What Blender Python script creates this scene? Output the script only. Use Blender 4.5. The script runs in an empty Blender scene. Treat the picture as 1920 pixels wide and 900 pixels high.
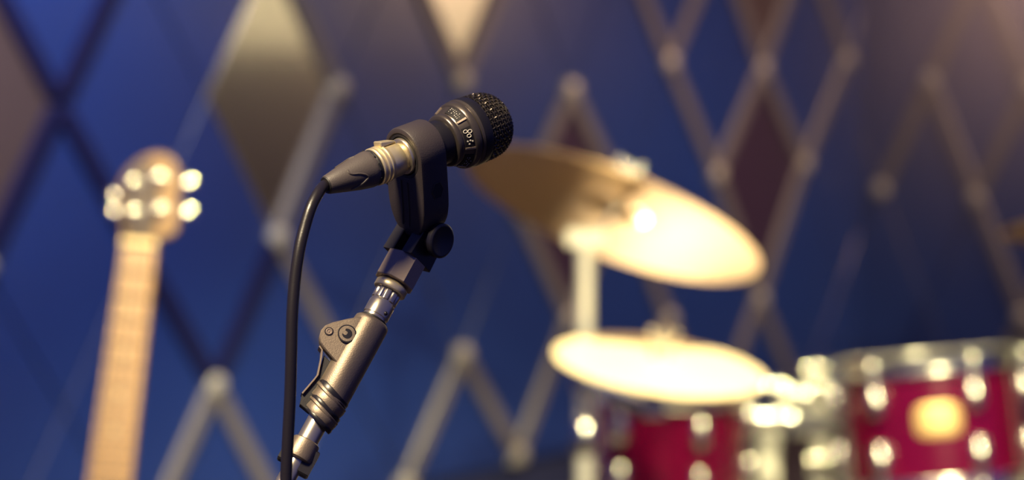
import bpy, bmesh, math, random
import numpy as np
from mathutils import Matrix, Vector

random.seed(7)
PI = math.pi
sc = bpy.context.scene
col = sc.collection

# ------------------------------------------------------------------ camera
FPX = 1920 * 85 / 36.0                # focal length in pixels of the 1920 wide frame
PITCH = 0.1202
CZ = 1.30
cam_d = bpy.data.cameras.new('camera')
cam_d.lens = 85; cam_d.sensor_width = 36
cam_d.clip_start = 0.05; cam_d.clip_end = 50
cam_d.dof.use_dof = True
cam_d.dof.focus_distance = 1.150
cam_d.dof.aperture_fstop = 5.3
cam_d.dof.aperture_blades = 9
cam_d.dof.aperture_rotation = 0.2
cam = bpy.data.objects.new('camera', cam_d); col.objects.link(cam)
cam.location = (0, 0, CZ)
cam.rotation_euler = (PI / 2 - PITCH, 0, 0)
sc.camera = cam
CR = Vector((1, 0, 0)); CU = Vector((0, math.sin(PITCH), math.cos(PITCH))); CF = Vector((0, math.cos(PITCH), -math.sin(PITCH)))
CAM = Vector((0, 0, CZ))
def W(px, py, d):
    return CAM + CF * d + CR * ((px - 960) / FPX * d) + CU * ((450 - py) / FPX * d)
def proj(p):
    v = p - CAM; d = v.dot(CF)
    return 960 + FPX * v.dot(CR) / d, 450 - FPX * v.dot(CU) / d

# ------------------------------------------------------------------ world and lights
world = bpy.data.worlds.new('world'); sc.world = world
world.use_nodes = True
bg = world.node_tree.nodes['Background']
bg.inputs[0].default_value = (0.10, 0.13, 0.62, 1); bg.inputs[1].default_value = 0.34
sc.view_settings.view_transform = 'Standard'; sc.view_settings.look = 'None'
sc.view_settings.exposure = 0.0; sc.view_settings.gamma = 1.0
sc.view_settings.use_curve_mapping = False
sc.cycles.use_denoising = True
sc.cycles.sample_clamp_indirect = 6.0

def lamp(name, kind, loc, target, energy, color, size=0.3, angle=50, blend=0.6):
    l = bpy.data.lights.new(name, kind)
    l.energy = energy; l.color = color
    if kind == 'AREA': l.shape = 'DISK'; l.size = size
    else: l.shadow_soft_size = size
    if kind == 'SPOT': l.spot_size = math.radians(angle); l.spot_blend = blend
    o = bpy.data.objects.new(name, l); col.objects.link(o)
    o.location = loc
    o.rotation_euler = (Vector(target) - Vector(loc)).to_track_quat('-Z', 'Y').to_euler()
    return o
MIC = W(730, 430, 1.16)
WARM = (1.0, 0.80, 0.46)
lamp('stage_light_key', 'AREA', (-0.66, 0.42, 2.50), MIC, 88, (1.0, 0.80, 0.50), 0.32)
lamp('stage_light_front', 'SPOT', (0.95, -0.40, 1.95), W(1480, 700, 3.8), 1000, (1.0, 0.86, 0.46), 0.06, 22, 0.6)
lamp('stage_light_drums', 'SPOT', (0.55, 2.35, 2.75), W(1330, 690, 3.6), 1400, (1.0, 0.86, 0.44), 0.06, 50, 0.5)
lamp('added_crash_light', 'SPOT', (-0.22, 4.70, 0.10), W(1375, 495, 3.6), 400, (1.0, 0.84, 0.50), 0.08, 16.5, 1.0)  # unseen narrow spot added only to brighten the crash underside
lamp('stage_light_guitar', 'SPOT', (-0.9, 1.5, 2.5), W(250, 580, 3.3), 290, (1.0, 0.78, 0.42), 0.05, 24, 0.6)
lamp('added_wall_light', 'SPOT', (1.95, 4.75, 3.1), W(1800, 60, 6.2), 420, (1.0, 0.64, 0.42), 0.10, 70, 0.9)  # unseen lamp added to warm the wall in place of lens flare
lamp('added_wash_light', 'SPOT', (-0.70, 3.30, 2.9), (-1.12, 4.45, 1.50), 900, (0.98, 0.93, 0.90), 0.15, 50, 1.0)  # unseen lamp added for the pale sheen on the left wall
lamp('added_flare_light', 'SPOT', W(2080, -170, 5.3), W(1700, 250, 5.5), 55, (1.0, 0.58, 0.42), 0.06, 120, 0.9)  # unseen lamp added to make the flare volume glow
lamp('added_plaster_light', 'SPOT', (1.75, 4.05, 2.75), (2.55, 5.05, 1.5), 290, (1.0, 0.92, 0.62), 0.10, 75, 0.9)  # unseen lamp added to brighten the plaster seen in the mirror

# ------------------------------------------------------------------ materials
MATS = {}
def mat(name, color, rough=0.5, metal=0.0, bump=0.0, bscale=200.0, var=0.0, vscale=20.0, coat=0.0, spec=0.5, aniso=None, trans=0.0):
    if name in MATS: return MATS[name]
    m = bpy.data.materials.new(name); m.use_nodes = True
    nt = m.node_tree; b = nt.nodes['Principled BSDF']
    b.inputs['Base Color'].default_value = (*color, 1); b.inputs['Roughness'].default_value = rough
    b.inputs['Metallic'].default_value = metal; b.inputs['Coat Weight'].default_value = coat
    b.inputs['Coat Roughness'].default_value = 0.12
    b.inputs['Specular IOR Level'].default_value = spec
    if trans: b.inputs['Transmission Weight'].default_value = trans
    tc = nt.nodes.new('ShaderNodeTexCoord')
    if var:
        n = nt.nodes.new('ShaderNodeTexNoise'); n.inputs['Scale'].default_value = vscale; n.inputs['Detail'].default_value = 4
        nt.links.new(tc.outputs['Object'], n.inputs['Vector'])
        mx = nt.nodes.new('ShaderNodeMix'); mx.data_type = 'RGBA'
        mx.inputs[6].default_value = (*[c * (1 - var) for c in color], 1)
        mx.inputs[7].default_value = (*[min(1, c * (1 + var)) for c in color], 1)
        nt.links.new(n.outputs['Fac'], mx.inputs[0]); nt.links.new(mx.outputs[2], b.inputs['Base Color'])
    if bump:
        n2 = nt.nodes.new('ShaderNodeTexNoise'); n2.inputs['Scale'].default_value = bscale; n2.inputs['Detail'].default_value = 3
        nt.links.new(tc.outputs['Object'], n2.inputs['Vector'])
        bp = nt.nodes.new('ShaderNodeBump'); bp.inputs['Strength'].default_value = bump; bp.inputs['Distance'].default_value = 0.001
        nt.links.new(n2.outputs['Fac'], bp.inputs['Height']); nt.links.new(bp.outputs['Normal'], b.inputs['Normal'])
    MATS[name] = m
    return m
mat('wall_blue', (0.0058, 0.018, 0.108), 0.36, 0, 0.10, 60, 0.10, 5, 0.4)
mat('backing', (0.006, 0.010, 0.045), 0.6, 0, 0, 60, 0.1, 6)
mat('strip_grey', (0.078, 0.072, 0.090), 0.45, 0.1, 0.1, 120, 0.12, 8)
mat('strip_dim', (0.004, 0.004, 0.030), 0.85, 0, 0.1, 120, 0.1, 8, 0.0, 0.1)  # same trim coloured dark, its dark reflection put into the base colour
mat('stud_grey', (0.25, 0.24, 0.23), 0.35, 0.2, 0, 1, 0.05, 30)
mat('mirror_dark', (0.022, 0.012, 0.030), 0.30, 0, 0, 1, 0.05, 6, 0.0, 0.5)  # mirror panels with the dark they reflect painted as base colour
mat('mirror', (0.80, 0.74, 0.66), 0.12, 1.0, 0.04, 9, 0.04, 5)
mat('bronze_glass', (0.050, 0.034, 0.040), 0.30, 0.1, 0, 1, 0.05, 5)
mat('plaster', (0.80, 0.74, 0.58), 0.8, 0, 0.3, 80, 0.06, 4)
mat('wainscot', (0.055, 0.040, 0.050), 0.7, 0, 0.2, 60, 0.2, 10)
mat('floor', (0.030, 0.022, 0.022), 0.35, 0, 0.2, 40, 0.25, 5)
mat('mic_black', (0.010, 0.009, 0.012), 0.36, 0.2, 0.05, 900, 0.1, 60)
mat('mic_grey', (0.090, 0.075, 0.068), 0.30, 0.7, 0.05, 900, 0.06, 60)
mat('clip_grey', (0.034, 0.027, 0.030), 0.46, 0, 0.12, 1500, 0.06, 80)
mat('clip_dark', (0.012, 0.010, 0.014), 0.35, 0, 0.1, 1500, 0.06, 80)
mat('rubber', (0.062, 0.051, 0.050), 0.50, 0, 0.12, 1800, 0.06, 90)
mat('black_rubber', (0.010, 0.009, 0.012), 0.55, 0, 0.1, 1500, 0.1, 80)
mat('nickel', (0.86, 0.73, 0.44), 0.36, 0.8, 0.03, 700, 0.05, 100)
mat('sleeve_metal', (0.23, 0.185, 0.145), 0.47, 0.75, 0.12, 1600, 0.08, 500)
mat('adapter_metal', (0.34, 0.27, 0.215), 0.36, 0.6, 0.06, 900, 0.06, 90)
mat('adapter_dark', (0.010, 0.009, 0.013), 0.34, 0.0, 0.03, 900, 0.06, 90)
mat('chrome_satin', (0.58, 0.52, 0.42), 0.28, 0.9, 0.02, 600, 0.05, 100)
mat('wire', (0.085, 0.072, 0.066), 0.32, 0.85, 0, 1, 0.08, 200)
mat('window_black', (0.006, 0.005, 0.008), 0.6, 0, 0, 1, 0.05, 100, 0, 0.25)
mat('white_print', (0.62, 0.58, 0.52), 0.5, 0, 0, 1, 0.04, 200)
mat('cable', (0.011, 0.009, 0.011), 0.34, 0, 0.08, 1500, 0.06, 70)
mat('chrome', (0.86, 0.85, 0.78), 0.20, 1.0, 0.0, 1, 0.03, 20)
mat('chrome_post', (0.82, 0.82, 0.74), 0.35, 0.5, 0.0, 1, 0.03, 20)
mat('cymbal_bronze', (0.64, 0.43, 0.25), 0.34, 0.9, 0.0, 1, 0.08, 14)
mat('cymbal_pale', (0.90, 0.76, 0.54), 0.45, 0.55, 0.0, 1, 0.06, 14)
mat('felt', (0.30, 0.26, 0.22), 0.95, 0, 0.3, 500, 0.1, 60)
mat('drum_red', (0.078, 0.0004, 0.016), 0.16, 0.25, 0.0, 1, 0.15, 12, 1.0)
mat('drum_head', (0.85, 0.82, 0.74), 0.5, 0, 0.1, 300, 0.04, 20)
mat('badge_gold', (0.45, 0.32, 0.14), 0.45, 0.6, 0.1, 200, 0.08, 60)
mat('maple', (0.15, 0.085, 0.042), 0.6, 0, 0.08, 60, 0.14, 24, 0.0)
mat('veneer', (0.030, 0.016, 0.020), 0.55, 0, 0.08, 60, 0.2, 24)
mat('maple_board', (0.25, 0.128, 0.045), 0.40, 0, 0.08, 60, 0.10, 30, 0.3)
mat('bone', (0.70, 0.52, 0.24), 0.35, 0, 0, 1, 0.04, 60)
mat('pearl', (0.36, 0.25, 0.13), 0.4, 0, 0, 1, 0.05, 60)
mat('fret_metal', (0.05, 0.035, 0.025), 0.5, 0.5, 0, 1, 0.04, 60)
mat('guitar_body', (0.04, 0.012, 0.01), 0.2, 0, 0, 1, 0.2, 10, 0.8)
mat('stand_black', (0.02, 0.02, 0.024), 0.4, 0.2, 0.05, 200, 0.1, 30)

# ------------------------------------------------------------------ mesh helpers
class MB:
    def __init__(self): self.v = []; self.f = []
    def add(self, vs, fs):
        o = len(self.v); self.v += [tuple(p) for p in vs]; self.f += [tuple(o + i for i in q) for q in fs]; return self
    def lathe(self, prof, seg=48, M=None, rfun=None, close=True):
        vs = []; fs = []; n = len(prof)
        for k in range(seg):
            a = 2 * PI * k / seg
            for (z, r) in prof:
                rr = r if rfun is None else rfun(z, r, a)
                vs.append(Vector((rr * math.cos(a), rr * math.sin(a), z)))
        for k in range(seg):
            k2 = (k + 1) % seg
            for i in range(n - 1):
                fs.append((k * n + i, k2 * n + i, k2 * n + i + 1, k * n + i + 1))
        if close:
            if prof[0][1] > 1e-9: fs.append(tuple(k * n for k in range(seg))[::-1])
            if prof[-1][1] > 1e-9: fs.append(tuple(k * n + n - 1 for k in range(seg)))
        if M is not None: vs = [M @ p for p in vs]
        return self.add(vs, fs)
    def tube(self, pts, rad, seg=10, closed=False, cap=True):
        pts = [Vector(p) for p in pts]; n = len(pts)
        rads = rad if isinstance(rad, (list, tuple)) else [rad] * n
        vs = []; fs = []; N = None
        for i in range(n):
            a = pts[(i - 1) % n] if (closed or i > 0) else pts[0]
            b = pts[(i + 1) % n] if (closed or i < n - 1) else pts[-1]
            t = (b - a).normalized()
            if N is None: N = t.orthogonal().normalized()
            N = (N - t * N.dot(t))
            N = N.normalized() if N.length > 1e-9 else t.orthogonal().normalized()
            B = t.cross(N)
            for k in range(seg):
                an = 2 * PI * k / seg
                vs.append(pts[i] + (N * math.cos(an) + B * math.sin(an)) * rads[i])
        for i in range(n if closed else n - 1):
            j = (i + 1) % n
            for k in range(seg):
                k2 = (k + 1) % seg
                fs.append((i * seg + k, i * seg + k2, j * seg + k2, j * seg + k))
        if cap and not closed:
            fs.append(tuple(range(seg))[::-1]); fs.append(tuple((n - 1) * seg + k for k in range(seg)))
        return self.add(vs, fs)
    def prism(self, poly, z0, z1, M=None, bev=0.0):
        """poly in xy; optional edge bevel made by an inset ring on both caps"""
        n = len(poly)
        def inset(d):
            out = []
            for i in range(n):
                p = Vector(poly[i]); a = Vector(poly[i - 1]); b = Vector(poly[(i + 1) % n])
                e1 = (p - a).normalized(); e2 = (b - p).normalized()
                n1 = Vector((-e1.y, e1.x)); n2 = Vector((-e2.y, e2.x))
                m = n1 + n2
                m = m / max(m.length_squared, 0.3) * 2.0
                out.append(p + m * d)
            return out
        area = sum(poly[i - 1][0] * poly[i][1] - poly[i][0] * poly[i - 1][1] for i in range(n))
        if area < 0: poly = list(poly)[::-1]
        rings = []
        if bev > 0:
            ins = inset(bev)
            rings = [(ins, z0), (poly, z0 + bev), (poly, z1 - bev), (ins, z1)]
        else: rings = [(poly, z0), (poly, z1)]
        vs = []; fs = []
        for ps, z in rings:
            for p in ps: vs.append(Vector((p[0], p[1], z)))
        for r in range(len(rings) - 1):
            for i in range(n):
                j = (i + 1) % n
                fs.append((r * n + i, r * n + j, (r + 1) * n + j, (r + 1) * n + i))
        fs.append(tuple(range(n))[::-1]); fs.append(tuple((len(rings) - 1) * n + i for i in range(n)))
        if M is not None: vs = [M @ p for p in vs]
        return self.add(vs, fs)
    def box(self, x0, x1, y0, y1, z0, z1, M=None, bev=0.0):
        return self.prism([(x0, y0), (x1, y0), (x1, y1), (x0, y1)], z0, z1, M, bev)
    def ball(self, c, r, M=None, seg=14, squash=1.0):
        prof = [(c[2] + r * squash * -math.cos(PI * i / 8), r * math.sin(PI * i / 8)) for i in range(9)]
        prof[0] = (prof[0][0], 0.0); prof[-1] = (prof[-1][0], 0.0)
        T = Matrix.Translation((c[0], c[1], 0))
        if M is not None: T = M @ T
        return self.lathe(prof, seg, T)
    def mesh(self, name, smooth=40):
        me = bpy.data.meshes.new(name)
        me.from_pydata([tuple(p) for p in self.v], [], self.f)
        bm = bmesh.new(); bm.from_mesh(me)
        bmesh.ops.remove_doubles(bm, verts=bm.verts, dist=1e-7)
        bmesh.ops.recalc_face_normals(bm, faces=bm.faces)
        bm.to_mesh(me); bm.free()
        if smooth:
            me.polygons.foreach_set('use_smooth', [True] * len(me.polygons))
            me.set_sharp_from_angle(angle=math.radians(smooth))
        me.update()
        return me
    def build(self, name, m, parent=None, smooth=40):
        me = self.mesh(name, smooth); me.materials.append(MATS[m])
        return link(name, me, parent)
def link(name, me, parent=None):
    o = bpy.data.objects.new(name, me); col.objects.link(o)
    if parent is not None: o.parent = parent
    return o
def frame(origin, z, xh):
    z = Vector(z).normalized(); x = Vector(xh); x = (x - z * x.dot(z)).normalized(); y = z.cross(x)
    M = Matrix.Identity(4)
    for i in range(3): M[i][0], M[i][1], M[i][2], M[i][3] = x[i], y[i], z[i], origin[i]
    return M
def thing(name, M, label, cat, group=None):
    o = bpy.data.objects.new(name, None); col.objects.link(o)
    o.empty_display_size = 0.05
    o.matrix_world = M if isinstance(M, Matrix) else Matrix.Translation(M)
    o['label'] = label; o['category'] = cat
    if group: o['group'] = group
    return o
def axis_M(p, z, xh=None):
    z = Vector(z).normalized()
    return frame(p, z, xh if xh is not None else z.orthogonal())
def spline(pts, n=8):
    pts = [Vector(p) for p in pts]; out = []
    P = [pts[0] * 2 - pts[1]] + pts + [pts[-1] * 2 - pts[-2]]
    for i in range(1, len(P) - 2):
        for k in range(n):
            t = k / n
            out.append(0.5 * ((2 * P[i]) + (P[i + 1] - P[i - 1]) * t + (2 * P[i - 1] - 5 * P[i] + 4 * P[i + 1] - P[i + 2]) * t * t
                              + (3 * P[i] - P[i - 1] - 3 * P[i + 1] + P[i + 2]) * t ** 3))
    out.append(pts[-1]); return out

# ------------------------------------------------------------------ setting: floor and panelled walls
def structure(o, label=None):
    o['kind'] = 'structure'
    if label: o['label'] = label
    return o
fl = MB().box(-4.5, 5.0, -1.5, 8.0, -0.05, 0.0).build('floor', 'floor', smooth=0)
structure(fl, 'dark stage floor below the drums and stands')

TH, WX, WY, WZ, HW, HH = 0.80795, -0.88488, 4.66054, 0.00459, 0.18280, 0.30
WALL_H = 2.95
def clip_poly(poly, a, b, c):          # keep a*x + b*y <= c
    out = []
    for i in range(len(poly)):
        p, q = poly[i - 1], poly[i]
        dp, dq = a * p[0] + b * p[1] - c, a * q[0] + b * q[1] - c
        if dp <= 0 and dq <= 0: out.append(q)
        elif dp <= 0 < dq or dq <= 0 < dp:
            t = dp / (dp - dq); x = (p[0] + (q[0] - p[0]) * t, p[1] + (q[1] - p[1]) * t)
            out.append(x)
            if dq <= 0: out.append(q)
    return out
def lattice(root, node, centres, strips, studs, xmin, xmax, special):
    for (ci, cj) in centres:
        quad = [Vector(node(ci - 1, cj)), Vector(node(ci, cj + 1)), Vector(node(ci + 1, cj)), Vector(node(ci, cj - 1))]
        c = sum(quad, Vector((0, 0))) / 4
        quad = [c + (p - c) * 0.985 for p in quad]
        poly = [(p.x, p.y) for p in quad]
        poly = clip_poly(poly, -1, 0, -(xmin + 0.002)); poly = clip_poly(poly, 1, 0, xmax - 0.002)
        poly = clip_poly(poly, 0, -1, -0.10); poly = clip_poly(poly, 0, 1, WALL_H)
        pp = []
        for p in poly:
            if not pp or (Vector(p) - Vector(pp[-1])).length > 0.004: pp.append(p)
        if len(pp) > 2 and (Vector(pp[0]) - Vector(pp[-1])).length < 0.004: pp.pop()
        if len(pp) < 3: continue
        ar = abs(sum(pp[i - 1][0] * pp[i][1] - pp[i][0] * pp[i - 1][1] for i in range(len(pp)))) / 2
        if ar < 0.001: continue
        mt, lab = special.get((ci, cj), ('wall_blue', None))
        o = MB().prism(pp, 0.0, 0.014, None, 0.0006 if mt == 'mirror' else 0.0012).build('panel', mt, root, 25)
        if lab: o['label'] = lab
    for (a, b, mt) in strips:
        p, q = Vector(node(*a)), Vector(node(*b))
        d = (q - p).normalized(); s = Vector((-d.y, d.x)) * 0.019
        p = p + d * 0.012; q = q - d * 0.012
        poly = [p - s, q - s, q + s, p + s]
        poly = [(v.x, v.y) for v in poly]
        poly = clip_poly(poly, -1, 0, -xmin - 0.001); poly = clip_poly(poly, 1, 0, xmax - 0.001)
        poly = clip_poly(poly, 0, -1, -0.10); poly = clip_poly(poly, 0, 1, WALL_H)
        if len(poly) < 3: continue
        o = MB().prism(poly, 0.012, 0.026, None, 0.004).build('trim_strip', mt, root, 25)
        if mt == 'strip_dim': o['label'] = 'trim strip with a dark reflection put into its colour'
    me = MB().lathe([(0.012, 0.024), (0.030, 0.023), (0.035, 0.017), (0.037, 0.0)], 14).mesh('stud')
    me.materials.append(MATS['stud_grey'])
    for s in studs:
        x, y = node(*s)
        if not (xmin + 0.03 < x < xmax - 0.03 and 0.1 < y < WALL_H): continue
        o = link('stud', me, root); o.location = (x, y, 0)

OFF = {(8, 1): (0, -28), (10, 1): (4, 13), (12, 1): (0, -8), (11, 2): (0, 20), (13, 2): (0, 22), (3, 2): (0, -8), (6, 3): (0, -20), (8, 3): (4, 16),
       (10, 3): (2, -18), (12, 3): (0, -6), (4, 1): (8, 0), (7, 4): (0, 12), (2, 3): (-6, 0)}
def node_back(i, j):
    ox, oy = OFF.get((i, j), (0, 0))
    d = WY + HW * i * math.sin(TH)
    return (HW * i - ox * d / FPX, CZ + WZ - HH * j + oy * d / FPX)
t_back = Vector((math.cos(TH), math.sin(TH), 0))
XC = HW * 14.5
M_back = frame((WX, WY, 0), Vector((math.sin(TH), -math.cos(TH), 0)), t_back)
wb = MB().box(-HW * 9, XC + 0.10, 0, WALL_H, -0.10, 0.0).build('wall_back', 'backing', None, 0)
wb.matrix_world = M_back
structure(wb, 'wall of blue diamond panels with pale trim strips behind the microphone')
IN = range(-9, 17)
centres = [(i, j) for i in IN for j in range(-6, 6) if (i + j) % 2 == 0]
absent = {((3, 0), (2, 1)), ((1, 0), (2, 1)), ((5, 0), (4, 1)), ((7, 0), (8, 1)), ((9, 0), (8, 1)), ((15, 0), (14, 1)), ((14, 1), (15, 2)),
          ((2, 1), (1, 2)), ((2, 1), (3, 2)), ((4, 1), (5, 2)), ((6, 1), (5, 2)), ((6, 1), (7, 2)), ((10, 1), (9, 2)),
          ((1, 2), (0, 3)), ((-1, 2), (0, 3)), ((5, 2), (4, 3)), ((5, 2), (6, 3)), ((7, 2), (6, 3)), ((11, 2), (10, 3)), ((13, 2), (14, 3)),
          ((4, 3), (3, 4)), ((4, 3), (5, 4)), ((8, 3), (9, 4)), ((14, 3), (13, 4)), ((14, 3), (15, 4)), ((15, 2), (14, 3)), ((0, 3), (1, 4)), ((0, 3), (-1, 4))}
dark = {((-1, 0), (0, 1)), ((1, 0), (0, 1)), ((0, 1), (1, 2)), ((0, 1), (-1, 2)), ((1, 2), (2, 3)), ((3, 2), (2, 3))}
strips = []; deg = {}
for i in IN:
    for j in range(-6, 6):
        if (i + j) % 2 == 0: continue
        for k in (-1, 1):
            e = ((i, j), (i + k, j + 1))
            if e in absent: continue
            m = 'strip_dim' if (e in dark or i < -1) else 'strip_grey'
            strips.append((e[0], e[1], m))
            if m == 'strip_grey':
                for n in e: deg[n] = deg.get(n, 0) + 1
studs = [n for n, c in deg.items()]
special = {(3, 1): ('mirror', 'mirrored diamond panel reflecting the lit far side of the room'),
           (6, 0): ('mirror', 'mirrored diamond panel at the top above the microphone'),
           (-1, 1): ('bronze_glass', 'brownish glass diamond panel at the far left'),
           (8, 2): ('mirror_dark', 'mirrored diamond panel with its dark reflection painted in, behind the cymbal'),
           (12, 2): ('mirror_dark', 'mirrored diamond panel with its dark reflection painted in, right of the cymbal'),
           (12, 0): ('bronze_glass', 'brownish glass diamond panel at the top')}
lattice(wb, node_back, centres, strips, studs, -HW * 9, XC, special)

CX, CY = WX + XC * math.cos(TH), WY + XC * math.sin(TH)
TH2 = TH - PI / 2; W2, K0, DZ2 = 0.150, 0.60, -0.05
t_right = Vector((math.cos(TH2), math.sin(TH2), 0))
M_right = frame((CX, CY, 0), Vector((math.sin(TH2), -math.cos(TH2), 0)), t_right)
wr = MB().box(0.0, 1.30, 0, WALL_H, -0.10, 0.0).build('wall_right', 'backing', None, 0)
wr.matrix_world = M_right
structure(wr, 'side wall of blue diamond panels at the right behind the red drum')
def node_right(k, j): return (W2 * (k + K0), CZ + WZ + DZ2 - HH * j)
cen2 = [(k, j) for k in range(-1, 9) for j in range(-6, 6) if (k + j) % 2 == 1]
abs2 = {((-1, 1), (0, 2)), ((-1, 1), (-2, 2)), ((0, 2), (-1, 3)), ((0, 2), (1, 3)), ((0, 0), (-1, 1)), ((2, 2), (1, 3)), ((0, 0), (1, 1)), ((-2, 0), (-1, 1)), ((1, 3), (0, 4)), ((1, 3), (2, 4)), ((-1, 3), (0, 4))}
st2 = []; deg2 = {}
for k in range(-1, 9):
    for j in range(-6, 6):
        if (k + j) % 2: continue
        for q in (-1, 1):
            e = ((k, j), (k + q, j + 1))
            if e in abs2: continue
            st2.append((*e, 'strip_grey'))
            for n in e: deg2[n] = 1
lattice(wr, node_right, cen2, st2, list(deg2), 0.0, 1.30, {})
# plain plaster stretch of the same wall, outside the frame, seen only in the mirrored panels
wp = MB().box(1.30, 5.2, 0, WALL_H, -0.10, 0.0).build('wall_side', 'plaster', None, 0)
wp.matrix_world = M_right; structure(wp, 'plain cream plaster wall at the right end of the room')
wn = MB().box(1.30, 5.2, 0, 0.97, 0.0, 0.03, None, 0.004).build('wainscot', 'wainscot', wp, 30)

# ------------------------------------------------------------------ microphone
D0, D1, SMAX = 1.130, 1.1925, 348.0
P0 = W(612, 347, D0); P1 = W(612 + 0.9357 * SMAX, 347 - 0.3528 * SMAX, D1)
LM = (P1 - P0).length
def ml(s):
    u = s / SMAX; t = u * D0 / (D1 - u * (D1 - D0)); return t * LM
def mr(s, r):
    u = s / SMAX; t = u * D0 / (D1 - u * (D1 - D0)); return r * (D0 + t * (D1 - D0)) / FPX
def mp(prof): return [(ml(s), mr(s, r)) for s, r in prof]
A = (P1 - P0).normalized()
M_mic = frame(P0, A, CR * -0.3528 + CU * 0.9357)
mic = thing('microphone', M_mic, 'small black and grey microphone with a mesh head in a clip', 'microphone')
def mic_inner(ss): return ml(ss)
# rear collar with its pale ring, then the slim body through the clip
MB().lathe(mp([(149, 22), (149, 33), (150, 34.5), (152, 35.5), (158, 36), (160, 35)]), 64).build('end_ring', 'chrome_satin', mic)
MB().lathe(mp([(158, 30), (160, 34), (200, 36), (207, 38), (209, 42), (212, 43), (232, 43), (233, 40)]), 72).build('body', 'mic_black', mic)
MB().lathe(mp([(231, 40), (232, 48), (234, 50.5), (239, 51.5), (241, 51), (242, 49), (242, 45)]), 80).build('lower_band', 'mic_grey', mic)
cone = [(240, 48), (243, 51), (258, 59), (259, 57)]
MB().lathe(mp(cone), 80).build('collar', 'mic_grey', mic)
MB().lathe(mp([(256, 55), (257, 61), (259, 63.5), (266, 65), (268, 65), (269, 63.5), (270, 62.5), (271, 64.5), (275, 66), (276, 65)]), 96).build('upper_band', 'mic_grey', mic)
MB().lathe(mp([(275, 60), (276, 65.5), (278, 66), (288, 65.5), (291, 64.8), (293, 62.8), (293, 56)]), 96).build('head_housing', 'mic_black', mic)
# woven grille
dome = [(291, 63.0), (300, 62.8), (310, 62.4), (318, 61.2), (324, 59.5), (330, 56.5), (336, 51.5), (341, 45), (345, 36), (348, 24), (349.5, 12), (350, 0.0)]
dz = np.array([ml(s) for s, r in dome]); dr = np.array([mr(s, r) for s, r in dome])
arc = np.concatenate([[0], np.cumsum(np.hypot(np.diff(dz), np.diff(dr)))])
g = MB()
NW = 46; rows = 20
def dome_pt(u, off):
    a = u * arc[-1]
    z = float(np.interp(a, arc, dz)); r = float(np.interp(a, arc, dr))
    e = 1e-4; z2 = float(np.interp(min(a + e, arc[-1]), arc, dz)); r2 = float(np.interp(min(a + e, arc[-1]), arc, dr))
    z1 = float(np.interp(max(a - e, 0), arc, dz)); r1 = float(np.interp(max(a - e, 0), arc, dr))
    t = Vector((z2 - z1, r2 - r1)); t = t.normalized() if t.length > 0 else Vector((0, -1))
    nz, nr = -t.y, t.x
    return z + nz * off, max(r + nr * off, 0.0)
AMP = 0.00042; WR = 0.00036
for w in range(NW):
    skip = 0.97 if w % 4 == 0 else (0.88 if w % 2 == 0 else 0.70)
    pts = []
    n = rows * 2
    for k in range(n + 1):
        u = k / n
        if u > skip: break
        sgn = (1 if (w % 2 == 0) else -1) * math.cos(PI * k / 2)
        z, r = dome_pt(u, AMP * sgn)
        a = 2 * PI * (w + 0.10 * math.sin(PI * k / 2)) / NW
        pts.append((r * math.cos(a), r * math.sin(a), z))
    g.tube(pts, WR, 5)
for k in range(1, rows):
    u = k / rows
    if u > 0.96: continue
    pts = []
    for w in range(NW * 2):
        sgn = -math.cos(PI * w / 2) * (1 if k % 2 == 0 else -1)
        z, r = dome_pt(u, AMP * sgn)
        a = 2 * PI * w / (NW * 2)
        pts.append((r * math.cos(a), r * math.sin(a), z))
    g.tube(pts, WR * 0.9, 4, closed=True)
gr = g.build('grille', 'wire', mic)
gr['label'] = 'woven metal mesh head of the microphone'
MB().lathe([(z - 0.0006, max(r - 0.0009, 0.0)) for z, r in zip(dz, dr)], 48).build('foam_liner', 'black_rubber', mic)
# windows in the collar
Ni = M_mic.inverted()
def find_phi(s, r, px, py):
    best = None
    for k in range(720):
        a = 2 * PI * k / 720
        p = M_mic @ Vector((mr(s, r) * math.cos(a), mr(s, r) * math.sin(a), ml(s)))
        n = M_mic.to_3x3() @ Vector((math.cos(a), math.sin(a), 0))
        if n.dot(CAM - p) < 0: continue
        x, y = proj(p); e = (x - px) ** 2 + (y - py) ** 2
        if best is None or e < best[0]: best = (e, a)
    return best[1]
phi1 = find_phi(250, 56, 852, 213); phi2 = find_phi(250, 56, 876, 258)
step = phi2 - phi1
def cone_pt(s, a, lift):
    r = mr(s, 51 + (s - 243) / 15 * 8) + lift
    return Vector((r * math.cos(a), r * math.sin(a), ml(s) - lift * 0.35))
def patch(s0, s1, a0, a1, l0, l1, n=6):
    vs = []; fs = []
    for q in range(n + 1):
        a = a0 + (a1 - a0) * q / n
        vs += [cone_pt(s0, a, l0), cone_pt(s1, a, l0), cone_pt(s0, a, l1), cone_pt(s1, a, l1)]
    for q in range(n):
        o = q * 4; p = o + 4
        fs += [(o + 2, p + 2, p + 3, o + 3), (o, p, p + 2, o + 2), (o + 1, o + 3, p + 3, p + 1)]
    fs += [(0, 1, 3, 2), (n * 4, n * 4 + 2, n * 4 + 3, n * 4 + 1)]
    return MB().add(vs, fs)
def ring_mark(c_s, c_a, rpx, w=0.00016):
    pts = []
    r0 = mr(250, 55)
    for q in range(14):
        t = 2 * PI * q / 14
        s = c_s + rpx * math.cos(t); a = c_a + rpx * 0.000255 / r0 * math.sin(t)
        pts.append(cone_pt(s, a, 0.00062))
    return pts
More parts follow.
